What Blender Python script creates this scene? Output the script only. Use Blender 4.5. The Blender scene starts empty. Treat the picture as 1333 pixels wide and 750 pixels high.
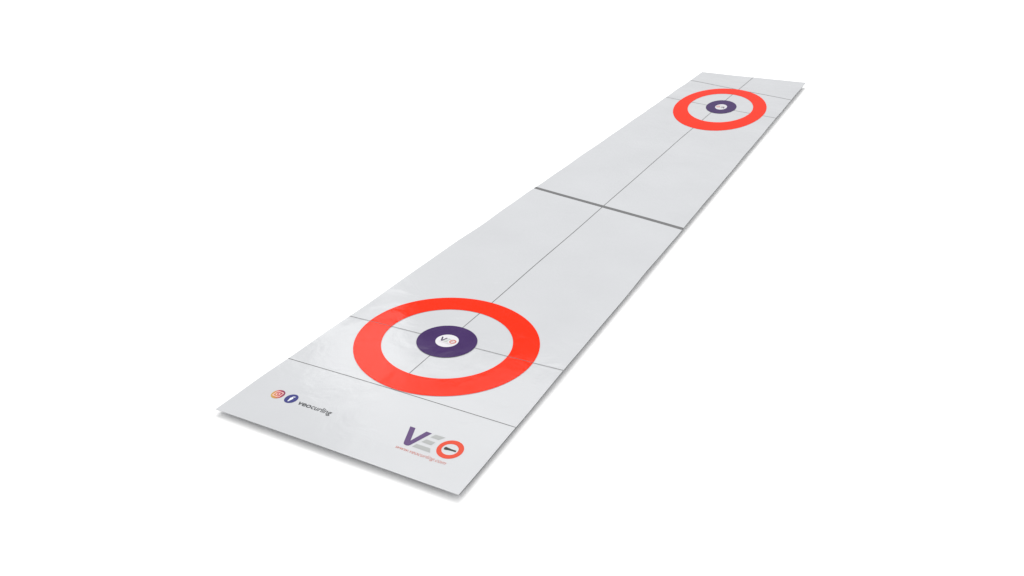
import bpy, bmesh, math
from mathutils import Vector

scene = bpy.context.scene
COL = scene.collection
rad = math.radians

# ---------------------------------------------------------------- mat form
HALF, LEN, SKEW = 0.8, 9.7, 0.5000        # half width, length, extra length of the obliquely cut far end
THICK = 0.0025


def cl(v, a=0.0, b=1.0):
    return max(a, min(b, v))


def surf(x, y):
    """Height of the mat's upper face: a stiff sheet carried a few centimetres up, with faint unrolling waves."""
    z = 0.037 + 0.036 * cl(y / 9.7, 0, 1.06)
    z += 0.0022 * math.sin(2.3 * y + 1.9 * x + 0.4) * math.sin(1.3 * y - 2.7 * x) \
        + 0.0013 * math.sin(5.1 * y - 1.2 * x + 1.0 + 0.8 * math.sin(3.0 * x + y))
    # the long sides ripple a little more than the middle
    z += abs(x / 0.8) ** 5 * (0.0024 * math.sin(4.1 * y + 0.7 + 2.0 * x) + 0.0018 * math.sin(9.3 * y + 1.3 * math.sin(1.7 * y) + 3.0 * x))
    return z


# ---------------------------------------------------------------- materials
def mat_new(name, base, rough=0.35, spec=0.3, bump=0.0, mottle=0.0, mscale=6.0):
    m = bpy.data.materials.new(name)
    m.use_nodes = True
    nt = m.node_tree
    b = nt.nodes['Principled BSDF']
    b.inputs['Base Color'].default_value = (*base, 1)
    b.inputs['Roughness'].default_value = rough
    b.inputs['Specular IOR Level'].default_value = spec
    tc = nt.nodes.new('ShaderNodeTexCoord')
    if mottle:
        n = nt.nodes.new('ShaderNodeTexNoise')
        n.inputs['Scale'].default_value = mscale
        n.inputs['Detail'].default_value = 5
        nt.links.new(tc.outputs['Object'], n.inputs['Vector'])
        r = nt.nodes.new('ShaderNodeValToRGB')
        r.color_ramp.elements[0].position = 0.3
        r.color_ramp.elements[1].position = 0.7
        r.color_ramp.elements[0].color = (*[c * (1 - mottle) for c in base], 1)
        r.color_ramp.elements[1].color = (*[min(1, c * (1 + mottle)) for c in base], 1)
        nt.links.new(n.outputs['Fac'], r.inputs['Fac'])
        nt.links.new(r.outputs['Color'], b.inputs['Base Color'])
    if bump:
        n2 = nt.nodes.new('ShaderNodeTexNoise')
        n2.inputs['Scale'].default_value = 4.5
        n2.inputs['Detail'].default_value = 3
        n2.inputs['Distortion'].default_value = 0.6
        nt.links.new(tc.outputs['Object'], n2.inputs['Vector'])
        bp = nt.nodes.new('ShaderNodeBump')
        bp.inputs['Strength'].default_value = 1.0
        bp.inputs['Distance'].default_value = bump
        nt.links.new(n2.outputs['Fac'], bp.inputs['Height'])
        nt.links.new(bp.outputs['Normal'], b.inputs['Normal'])
    return m


BUMP = 0.004
M_SHEET = mat_new('white_vinyl', (0.523, 0.532, 0.547), 0.15, 0.115, BUMP, 0.022, 1.6)
M_EDGE_SHADE = mat_new('painted_edge_shade', (0.10, 0.10, 0.105), 0.6, 0.2)  # shade of the unlit long edges, put into a dark colour
M_RED = mat_new('orange_red_print', (0.77, 0.0205, 0.0), 0.15, 0.055, BUMP, 0.03, 4.0)
M_PURPLE = mat_new('purple_print', (0.045, 0.018, 0.098), 0.15, 0.06, BUMP, 0.06, 9.0)
M_DISC = mat_new('white_print', (0.60, 0.59, 0.62), 0.28, 0.28, BUMP)
M_LINE_DARK = mat_new('dark_grey_line', (0.085, 0.085, 0.085), 0.35, 0.3)
M_LINE = mat_new('grey_line', (0.075, 0.075, 0.077), 0.35, 0.3)
M_LINE_PALE = mat_new('pale_grey_line', (0.09, 0.085, 0.085), 0.35, 0.3)
M_BAND = mat_new('middle_line_grey', (0.115, 0.115, 0.118), 0.35, 0.3)
M_LOGO_PURPLE = mat_new('logo_purple', (0.100, 0.053, 0.158), 0.3, 0.08, 0, 0.06, 60)
M_LOGO_GREY = mat_new('logo_grey', (0.37, 0.38, 0.375), 0.3, 0.08)
M_LOGO_RED = mat_new('logo_orange', (0.64, 0.060, 0.026), 0.3, 0.08)
M_LOGO_BLACK = mat_new('logo_black', (0.03, 0.035, 0.03), 0.3, 0.08)
M_WEB = mat_new('web_red', (0.54, 0.15, 0.115), 0.3, 0.08)
M_TEXT = mat_new('text_grey', (0.075, 0.078, 0.083), 0.3, 0.08)
M_BLUE = mat_new('icon_blue', (0.042, 0.045, 0.185), 0.3, 0.08)
M_ICON_WHITE = mat_new('icon_white', (0.75, 0.77, 0.84), 0.3, 0.08)
M_ICON_PALE = mat_new('icon_pale_pink', (0.80, 0.50, 0.46), 0.3, 0.08)
M_MINI_DARK = mat_new('small_print_dark', (0.07, 0.05, 0.10), 0.3, 0.08)
M_MINI_GREEN = mat_new('small_print_grey_green', (0.40, 0.45, 0.40), 0.3, 0.08)
M_MINI_RED = mat_new('small_print_red', (0.52, 0.16, 0.12), 0.3, 0.08)
M_MINI_WEB = mat_new('small_print_web', (0.5, 0.42, 0.42), 0.3, 0.08)


def gradient_material():
    m = mat_new('yellow_to_pink_print', (0.7, 0.2, 0.2), 0.3, 0.08)
    nt = m.node_tree
    b = nt.nodes['Principled BSDF']
    tc = nt.nodes.new('ShaderNodeTexCoord')
    mp = nt.nodes.new('ShaderNodeMapping')
    mp.inputs['Location'].default_value = (0.602, -0.244, 0)
    nt.links.new(tc.outputs['Object'], mp.inputs['Vector'])
    d = nt.nodes.new('ShaderNodeVectorMath')
    d.operation = 'DOT_PRODUCT'
    d.inputs[1].default_value = (9.5, 9.0, 0)
    nt.links.new(mp.outputs['Vector'], d.inputs[0])
    a = nt.nodes.new('ShaderNodeMath')
    a.operation = 'ADD'
    a.inputs[1].default_value = 0.32
    nt.links.new(d.outputs['Value'], a.inputs[0])
    r = nt.nodes.new('ShaderNodeValToRGB')
    e = r.color_ramp.elements
    e[0].position, e[0].color = 0.0, (0.50, 0.34, 0.07, 1)
    e[1].position, e[1].color = 1.0, (0.20, 0.035, 0.09, 1)
    x = e.new(0.33)
    x.color = (0.52, 0.22, 0.07, 1)
    x = e.new(0.60)
    x.color = (0.46, 0.06, 0.085, 1)
    nt.links.new(a.outputs[0], r.inputs['Fac'])
    nt.links.new(r.outputs['Color'], b.inputs['Base Color'])
    return m


M_GRADIENT = gradient_material()


# ---------------------------------------------------------------- builders
def link(name, me, m, parent):
    o = bpy.data.objects.new(name, me)
    if me is not None and m is not None:
        me.materials.append(m)
    COL.objects.link(o)
    o.parent = parent
    return o


def drape(bm, lift):
    """Cut a flat print fine enough to follow the mat, then lay it on the mat's face."""
    if not bm.verts:
        return
    xs = [v.co.x for v in bm.verts]
    ys = [v.co.y for v in bm.verts]
    for ax, lo, hi, st in ((0, min(xs), max(xs), 0.03), (1, min(ys), max(ys), 0.03 if max(ys) - min(ys) < 0.6 else 0.08)):
        k = math.floor(lo / st) + 1
        while k * st < hi:
            co = [0, 0, 0]
            no = [0, 0, 0]
            co[ax] = k * st
            no[ax] = 1
            bmesh.ops.bisect_plane(bm, geom=bm.verts[:] + bm.edges[:] + bm.faces[:], dist=1e-6, plane_co=co, plane_no=no)
            k += 1
    for v in bm.verts:
        v.co.z = surf(v.co.x, v.co.y) + lift
    bmesh.ops.recalc_face_normals(bm, faces=bm.faces[:])
    for f in bm.faces:
        if f.normal.z < 0:
            f.normal_flip()
        f.smooth = True


def print_obj(name, bm, m, parent, lift):
    drape(bm, lift)
    me = bpy.data.meshes.new(name)
    bm.to_mesh(me)
    bm.free()
    return link(name, me, m, parent)


def polys(lists):
    bm = bmesh.new()
    for pts in lists:
        f = bm.faces.new([bm.verts.new((x, y, 0)) for x, y in pts])
        bmesh.ops.triangulate(bm, faces=[f])
    return bm


def annulus(outer, inner, n=160, rings=6):
    """outer / inner = (cx, cy, rx, ry)."""
    bm = bmesh.new()
    rows = []
    for j in range(rings + 1):
        t = j / rings
        c = [a + (b - a) * t for a, b in zip(inner, outer)]
        rows.append([bm.verts.new((c[0] + c[2] * math.cos(2 * math.pi * i / n), c[1] + c[3] * math.sin(2 * math.pi * i / n), 0)) for i in range(n)])
    for j in range(rings):
        for i in range(n):
            bm.faces.new((rows[j][i], rows[j + 1][i], rows[j + 1][(i + 1) % n], rows[j][(i + 1) % n]))
    return bm


def disc(cx, cy, rx, ry, n=64):
    bm = bmesh.new()
    bm.faces.new([bm.verts.new((cx + rx * math.cos(2 * math.pi * i / n), cy + ry * math.sin(2 * math.pi * i / n), 0)) for i in range(n)])
    return bm


def strip(pts, wid):
    """A straight-run printed line through pts; wid = full width (one value, or start and end)."""
    w0, w1 = wid if isinstance(wid, tuple) else (wid, wid)
    bm = bmesh.new()
    prev = None
    n = len(pts)
    for i, p in enumerate(pts):
        a = Vector(pts[max(0, i - 1)])
        b = Vector(pts[min(n - 1, i + 1)])
        d = (b - a).normalized()
        q = Vector((-d.y, d.x)) * (w0 + (w1 - w0) * i / (n - 1)) / 2
        cur = (bm.verts.new((p[0] + q.x, p[1] + q.y, 0)), bm.verts.new((p[0] - q.x, p[1] - q.y, 0)))
        if prev:
            bm.faces.new((prev[0], prev[1], cur[1], cur[0]))
        prev = cur
    return bm


def text_bm(s, x0, y0, width, height, shear=0.0, bold=0.0, rot180=False):
    """Lettering from the built-in font, fitted so that it is `width` long with x-height letters `height` tall."""
    c = bpy.data.curves.new('lettering', 'FONT')
    c.body = s
    c.offset = bold
    c.shear = shear
    o = bpy.data.objects.new('lettering', c)
    COL.objects.link(o)
    dg = bpy.context.evaluated_depsgraph_get()
    me = bpy.data.meshes.new_from_object(o.evaluated_get(dg))
    bpy.data.objects.remove(o)
    bm = bmesh.new()
    bm.from_mesh(me)
    bpy.data.meshes.remove(me)
    xs = [v.co.x for v in bm.verts]
    k = width / (max(xs) - min(xs))
    xm = min(xs)
    ky = height / 0.52
    for v in bm.verts:
        v.co.x = x0 + (v.co.x - xm) * k
        v.co.y = y0 + v.co.y * ky
        v.co.z = 0
    return bm


def moved(bm, fn):
    for v in bm.verts:
        v.co.x, v.co.y = fn(v.co.x, v.co.y)
    return bm


# ---------------------------------------------------------------- the mat
root = bpy.data.objects.new('curling_mat', None)
COL.objects.link(root)
root['label'] = 'long glossy white roll-out curling mat with two orange-red target rings and a grey middle line'
root['category'] = 'curling mat'


def make_sheet():
    NX, NY = 64, 300
    bm = bmesh.new()
    top, bot = [], []
    for j in range(NY + 1):
        rt, rb = [], []
        for i in range(NX + 1):
            x = -HALF + 2 * HALF * i / NX
            y = (LEN + SKEW * (x + HALF) / (2 * HALF)) * j / NY
            z = surf(x, y)
            rt.append(bm.verts.new((x, y, z)))
            rb.append(bm.verts.new((x, y, z - THICK - 0.0035 * cl((x - 0.7) / 0.1))))   # right edge deepened so its painted shade line shows
        top.append(rt)
        bot.append(rb)
    for j in range(NY):
        for i in range(NX):
            bm.faces.new((top[j][i], top[j][i + 1], top[j + 1][i + 1], top[j + 1][i])).smooth = True
            bm.faces.new((bot[j][i], bot[j + 1][i], bot[j + 1][i + 1], bot[j][i + 1])).smooth = True
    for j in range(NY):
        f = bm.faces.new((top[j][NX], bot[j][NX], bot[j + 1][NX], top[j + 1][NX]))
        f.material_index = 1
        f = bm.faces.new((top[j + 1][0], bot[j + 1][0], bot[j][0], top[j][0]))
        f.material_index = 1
    for i in range(NX):
        bm.faces.new((top[0][i], bot[0][i], bot[0][i + 1], top[0][i + 1]))
        bm.faces.new((top[NY][i + 1], bot[NY][i + 1], bot[NY][i], top[NY][i]))
    bm.normal_update()
    # sharp rims so that the thin cut edge keeps its own shade
    for e in bm.edges:
        if len(e.link_faces) == 2 and e.calc_face_angle(0) > 0.8:
            e.smooth = False
    me = bpy.data.meshes.new('sheet')
    bm.to_mesh(me)
    bm.free()
    o = link('sheet', me, M_SHEET, root)
    me.materials.append(M_EDGE_SHADE)
    return o


make_sheet()


def make_unseen_pad():
    """Unseen added pad, inset from the edges, that raises the sheet for its shadow."""
    inset, n = 0.34, 40
    bm = bmesh.new()
    rows = []
    for j in range(n + 1):
        row = []
        for x in (-HALF + inset, HALF - inset):
            y = inset + (LEN + SKEW * (x + HALF) / (2 * HALF) - 2 * inset) * j / n
            row += [bm.verts.new((x, y, 0.002)), bm.verts.new((x, y, surf(x, y) - THICK - 0.003))]
        rows.append(row)
    for j in range(n):
        a, b = rows[j], rows[j + 1]
        bm.faces.new((a[1], a[3], b[3], b[1]))
        bm.faces.new((a[0], b[0], b[2], a[2]))
        bm.faces.new((a[0], a[1], b[1], b[0]))
        bm.faces.new((a[2], b[2], b[3], a[3]))
    for q in (rows[0], rows[-1]):
        bm.faces.new((q[0], q[2], q[3], q[1]))
    bmesh.ops.recalc_face_normals(bm, faces=bm.faces[:])
    me = bpy.data.meshes.new('unseen_pad')
    bm.to_mesh(me)
    bm.free()
    link('unseen_pad', me, mat_new('bounce_white', (0.80, 0.80, 0.80), 0.9, 0.1), root)  # added pad, white to bounce light into the gap under the sheet


make_unseen_pad()


def far_y(x):
    return LEN + SKEW * (x + HALF) / (2 * HALF)


S = 0.0007  # one print layer

# lines
E_ = HALF - 0.001
print_obj('centre_line', strip([(-0.047, 0.592), (-0.042, 1.422), (-0.039, 2.106), (-0.036, 3.853), (-0.040, 6.468), (-0.028, 8.6), (-0.008, far_y(-0.008) - 0.001)], (0.0048, 0.0085)), M_LINE, root, S)
print_obj('middle_line', strip([(-E_, 3.929), (0.029, 3.852), (E_, 3.781)], 0.046), M_BAND, root, 2 * S)
print_obj('back_line', strip([(-E_, 0.572), (-0.385, 0.585), (0.022, 0.5956), (0.414, 0.6034), (E_, 0.609)], 0.0050), M_LINE_DARK, root, S)
print_obj('back_line', strip([(-E_, 9.074), (E_, 8.980)], 0.0125), M_LINE, root, 2 * S)
print_obj('tee_line', strip([(-E_, 1.158), (0.022, 1.203), (E_, 1.245)], 0.0036), M_LINE_PALE, root, 4 * S)
print_obj('tee_line', strip([(-E_, 7.913), (E_, 7.885)], 0.0085), M_LINE_PALE, root, 2 * S)

# logo geometry in the mat's own metres (front end)
LOGO = {
    'letter_v': [[(0.260, 0.351), (0.295, 0.351), (0.333, 0.248), (0.367, 0.353), (0.404, 0.352), (0.353, 0.215), (0.347, 0.2075), (0.336, 0.204),
                  (0.323, 0.206), (0.314, 0.211), (0.308, 0.221)]],
    'letter_e': [[(0.414, 0.321), (0.428, 0.352), (0.490, 0.354), (0.469, 0.320)],
                 [(0.392, 0.266), (0.405, 0.296), (0.463, 0.295), (0.456, 0.265)],
                 [(0.369, 0.211), (0.379, 0.240), (0.467, 0.241), (0.486, 0.210)]],
    'handle': [[(0.536, 0.267), (0.531, 0.279), (0.536, 0.2905), (0.546, 0.2895), (0.570, 0.2865), (0.605, 0.2865), (0.607, 0.2755), (0.562, 0.2710), (0.549, 0.2675)]],
}
O_OUT, O_IN = (0.5688, 0.2812, 0.0752, 0.0768), (0.5678, 0.2806, 0.0472, 0.0456)


def empty_part(name):
    o = bpy.data.objects.new(name, None)
    COL.objects.link(o)
    o.parent = root
    return o


def ident(x, y):
    return x, y


def logo(name, fn, mats, lift, rings=4, n=96):
    p = empty_part(name)
    print_obj('letter_v', moved(polys(LOGO['letter_v']), fn), mats[0], p, lift)
    print_obj('letter_e', moved(polys(LOGO['letter_e']), fn), mats[1], p, lift)
    print_obj('letter_o', moved(annulus(O_OUT, O_IN, n, rings), fn), mats[2], p, lift)
    print_obj('handle_mark', moved(polys(LOGO['handle']), fn), mats[3], p, lift)
    print_obj('web_address', moved(text_bm('www.veocurling.com', 0.293, 0.162, 0.318, 0.020, 0.35, -0.004), fn), mats[4], p, lift)
    return p


logo('logo', ident, (M_LOGO_PURPLE, M_LOGO_GREY, M_LOGO_RED, M_LOGO_BLACK, M_WEB), S)

# targets
def target(outer, inner, b, d, emblem):
    r = print_obj('target_ring', annulus(outer, inner), M_RED, root, 3 * S)
    print_obj('bullseye', annulus(b, d, 128, 4), M_PURPLE, r, 5 * S)
    print_obj('centre_disc', disc(*d), M_DISC, r, 6 * S)
    logo('emblem', emblem, (M_MINI_DARK, M_MINI_GREEN, M_MINI_RED, M_MINI_RED, M_MINI_WEB), 7 * S, 2, 48)


target((-0.0259, 1.1915, 0.6143, 0.5919), (-0.032, 1.1939, 0.4351, 0.4186), (-0.0398, 1.1937, 0.2023, 0.1938), (-0.0406, 1.1949, 0.0768, 0.0762),
       lambda x, y: (-0.097 + (x - 0.260) * 0.314, 1.223 + (y - 0.351) * 0.314))
target((0.0187, 7.905, 0.5983, 1.1332), (0.0112, 7.9257, 0.4228, 0.7718), (0.0102, 7.9478, 0.1984, 0.3645), (0.0102, 7.9341, 0.0761, 0.1476),
       lambda x, y: (0.0102 - (-0.097 + (x - 0.260) * 0.314 + 0.0406), 7.934 - 1.93 * (1.223 + (y - 0.351) * 0.314 - 1.1949)))

# social marks and account name
C1 = (-0.5904, 0.2562)
ic = print_obj('camera_icon', disc(C1[0], C1[1], 0.0387, 0.0406), M_GRADIENT, root, S)


def rounded(cx, cy, h, r, n=8):
    out = []
    for q in range(4):
        a0 = q * math.pi / 2
        ox = cx + (h - r) * (1 if q in (0, 3) else -1)
        oy = cy + (h - r) * (1 if q in (0, 1) else -1)
        for i in range(n + 1):
            a = a0 + math.pi / 2 * i / n
            out.append((ox + r * math.cos(a), oy + r * math.sin(a)))
    return out


def loop_band(outer, inner):
    bm = bmesh.new()
    A = [bm.verts.new((*p, 0)) for p in outer]
    B = [bm.verts.new((*p, 0)) for p in inner]
    n = len(A)
    for i in range(n):
        bm.faces.new((A[i], A[(i + 1) % n], B[(i + 1) % n], B[i]))
    return bm


cam_bm = loop_band(rounded(C1[0], C1[1], 0.0245, 0.009), rounded(C1[0], C1[1], 0.0195, 0.0065))
tmp = annulus((C1[0], C1[1], 0.0125, 0.0125), (C1[0], C1[1], 0.0078, 0.0078), 40, 1)
tm = bpy.data.meshes.new('tmp')
tmp.to_mesh(tm)
tmp.free()
cam_bm.from_mesh(tm)
bpy.data.meshes.remove(tm)
print_obj('camera_outline', cam_bm, M_ICON_PALE, ic, 2 * S)

C2 = (-0.4942, 0.2559)
fi = print_obj('letter_icon', disc(C2[0], C2[1], 0.0377, 0.0417), M_BLUE, root, S)
fx, fy = -0.4935, 0.2550
F = [(-0.0050, -0.0265), (0.0018, -0.0265), (0.0018, -0.0005), (0.0092, -0.0005), (0.0102, 0.0060), (0.0018, 0.0060), (0.0018, 0.0125), (0.0042, 0.0172),
     (0.0112, 0.0176), (0.0112, 0.0238), (0.0035, 0.0240), (-0.0022, 0.0212), (-0.0050, 0.0150), (-0.0050, 0.0060), (-0.0100, 0.0060), (-0.0100, -0.0005), (-0.0050, -0.0005)]
print_obj('letter_f', polys([[(fx + a, fy + b) for a, b in F]]), M_ICON_WHITE, fi, 2 * S)

an = empty_part('account_name')
print_obj('bold_lettering', text_bm('veo', -0.434, 0.2315, 0.091, 0.027, 0.0, 0.021), M_TEXT, an, S)
print_obj('light_lettering', text_bm('curling', -0.340, 0.2315, 0.139, 0.027, 0.0, 0.015), M_TEXT, an, S)

# ---------------------------------------------------------------- floor
bm = bmesh.new()
R = 60
N = 24
g = [[bm.verts.new((-R + 2 * R * i / N, -R + 5 + 2 * R * j / N, 0)) for i in range(N + 1)] for j in range(N + 1)]
for j in range(N):
    for i in range(N):
        bm.faces.new((g[j][i], g[j][i + 1], g[j + 1][i + 1], g[j + 1][i]))
me = bpy.data.meshes.new('floor')
bm.to_mesh(me)
bm.free()
fl = link('floor', me, mat_new('white_studio_floor', (0.92, 0.92, 0.92), 0.8, 0.1), None)
fl['kind'] = 'structure'
fl['label'] = 'plain seamless white studio floor under the mat'

# ---------------------------------------------------------------- light
w = bpy.data.worlds.new('World')
scene.world = w
w.use_nodes = True
bg = w.node_tree.nodes['Background']
bg.inputs['Color'].default_value = (1.0, 1.0, 1.0, 1)
bg.inputs['Strength'].default_value = 0.97
# a white studio: bright ceiling, walls dimmer towards the floor
wt = w.node_tree
wc = wt.nodes.new('ShaderNodeTexCoord')
wx = wt.nodes.new('ShaderNodeSeparateXYZ')
wr = wt.nodes.new('ShaderNodeValToRGB')
wr.color_ramp.elements[0].position, wr.color_ramp.elements[0].color = 0.22, (0.34, 0.34, 0.35, 1)
wr.color_ramp.elements[1].position, wr.color_ramp.elements[1].color = 0.66, (1, 1, 1, 1)
wt.links.new(wc.outputs['Generated'], wx.inputs[0])
wt.links.new(wx.outputs['Z'], wr.inputs['Fac'])
wt.links.new(wr.outputs['Color'], bg.inputs['Color'])

ld = bpy.data.lights.new('softbox', 'AREA')
ld.shape = 'SQUARE'
ld.size = 24.0
ld.energy = 6900
ld.color = (1.0, 0.995, 0.985)
lo = bpy.data.objects.new('softbox', ld)
COL.objects.link(lo)
lo.location = (-9.5, 24.0, 32.0)
lo.rotation_euler = (Vector((0, 4.8, 0)) - lo.location).to_track_quat('-Z', 'Y').to_euler()

# a second, small softbox: its reflection is the pale sheen on the vinyl left of the near target
l2 = bpy.data.lights.new('strip_softbox', 'AREA')
l2.shape = 'RECTANGLE'
l2.size = 2.2
l2.size_y = 2.2
l2.energy = 70
o2 = bpy.data.objects.new('strip_softbox', l2)
COL.objects.link(o2)
o2.location = (-9.6, 11.2, 9.0)
o2.rotation_euler = (Vector((-0.6, 1.2, 0)) - o2.location).to_track_quat('-Z', 'Y').to_euler()

# ---------------------------------------------------------------- camera
cd = bpy.data.cameras.new('camera')
cam = bpy.data.objects.new('camera', cd)
COL.objects.link(cam)
cam.location = (2.514, -2.5553, 2.9918)
cam.rotation_euler = (1.0486, -0.0902, 0.3523)
cd.sensor_fit = 'HORIZONTAL'
cd.sensor_width = 36
cd.lens = 1008.2429 / 1333 * 36
cd.shift_x = -178.6594 / 1333
cd.shift_y = 18.4201 / 1333
cd.clip_end = 500
scene.camera = cam

scene.view_settings.view_transform = 'Standard'
scene.view_settings.look = 'None'
scene.view_settings.gamma = 1
scene.view_settings.exposure = 0.25
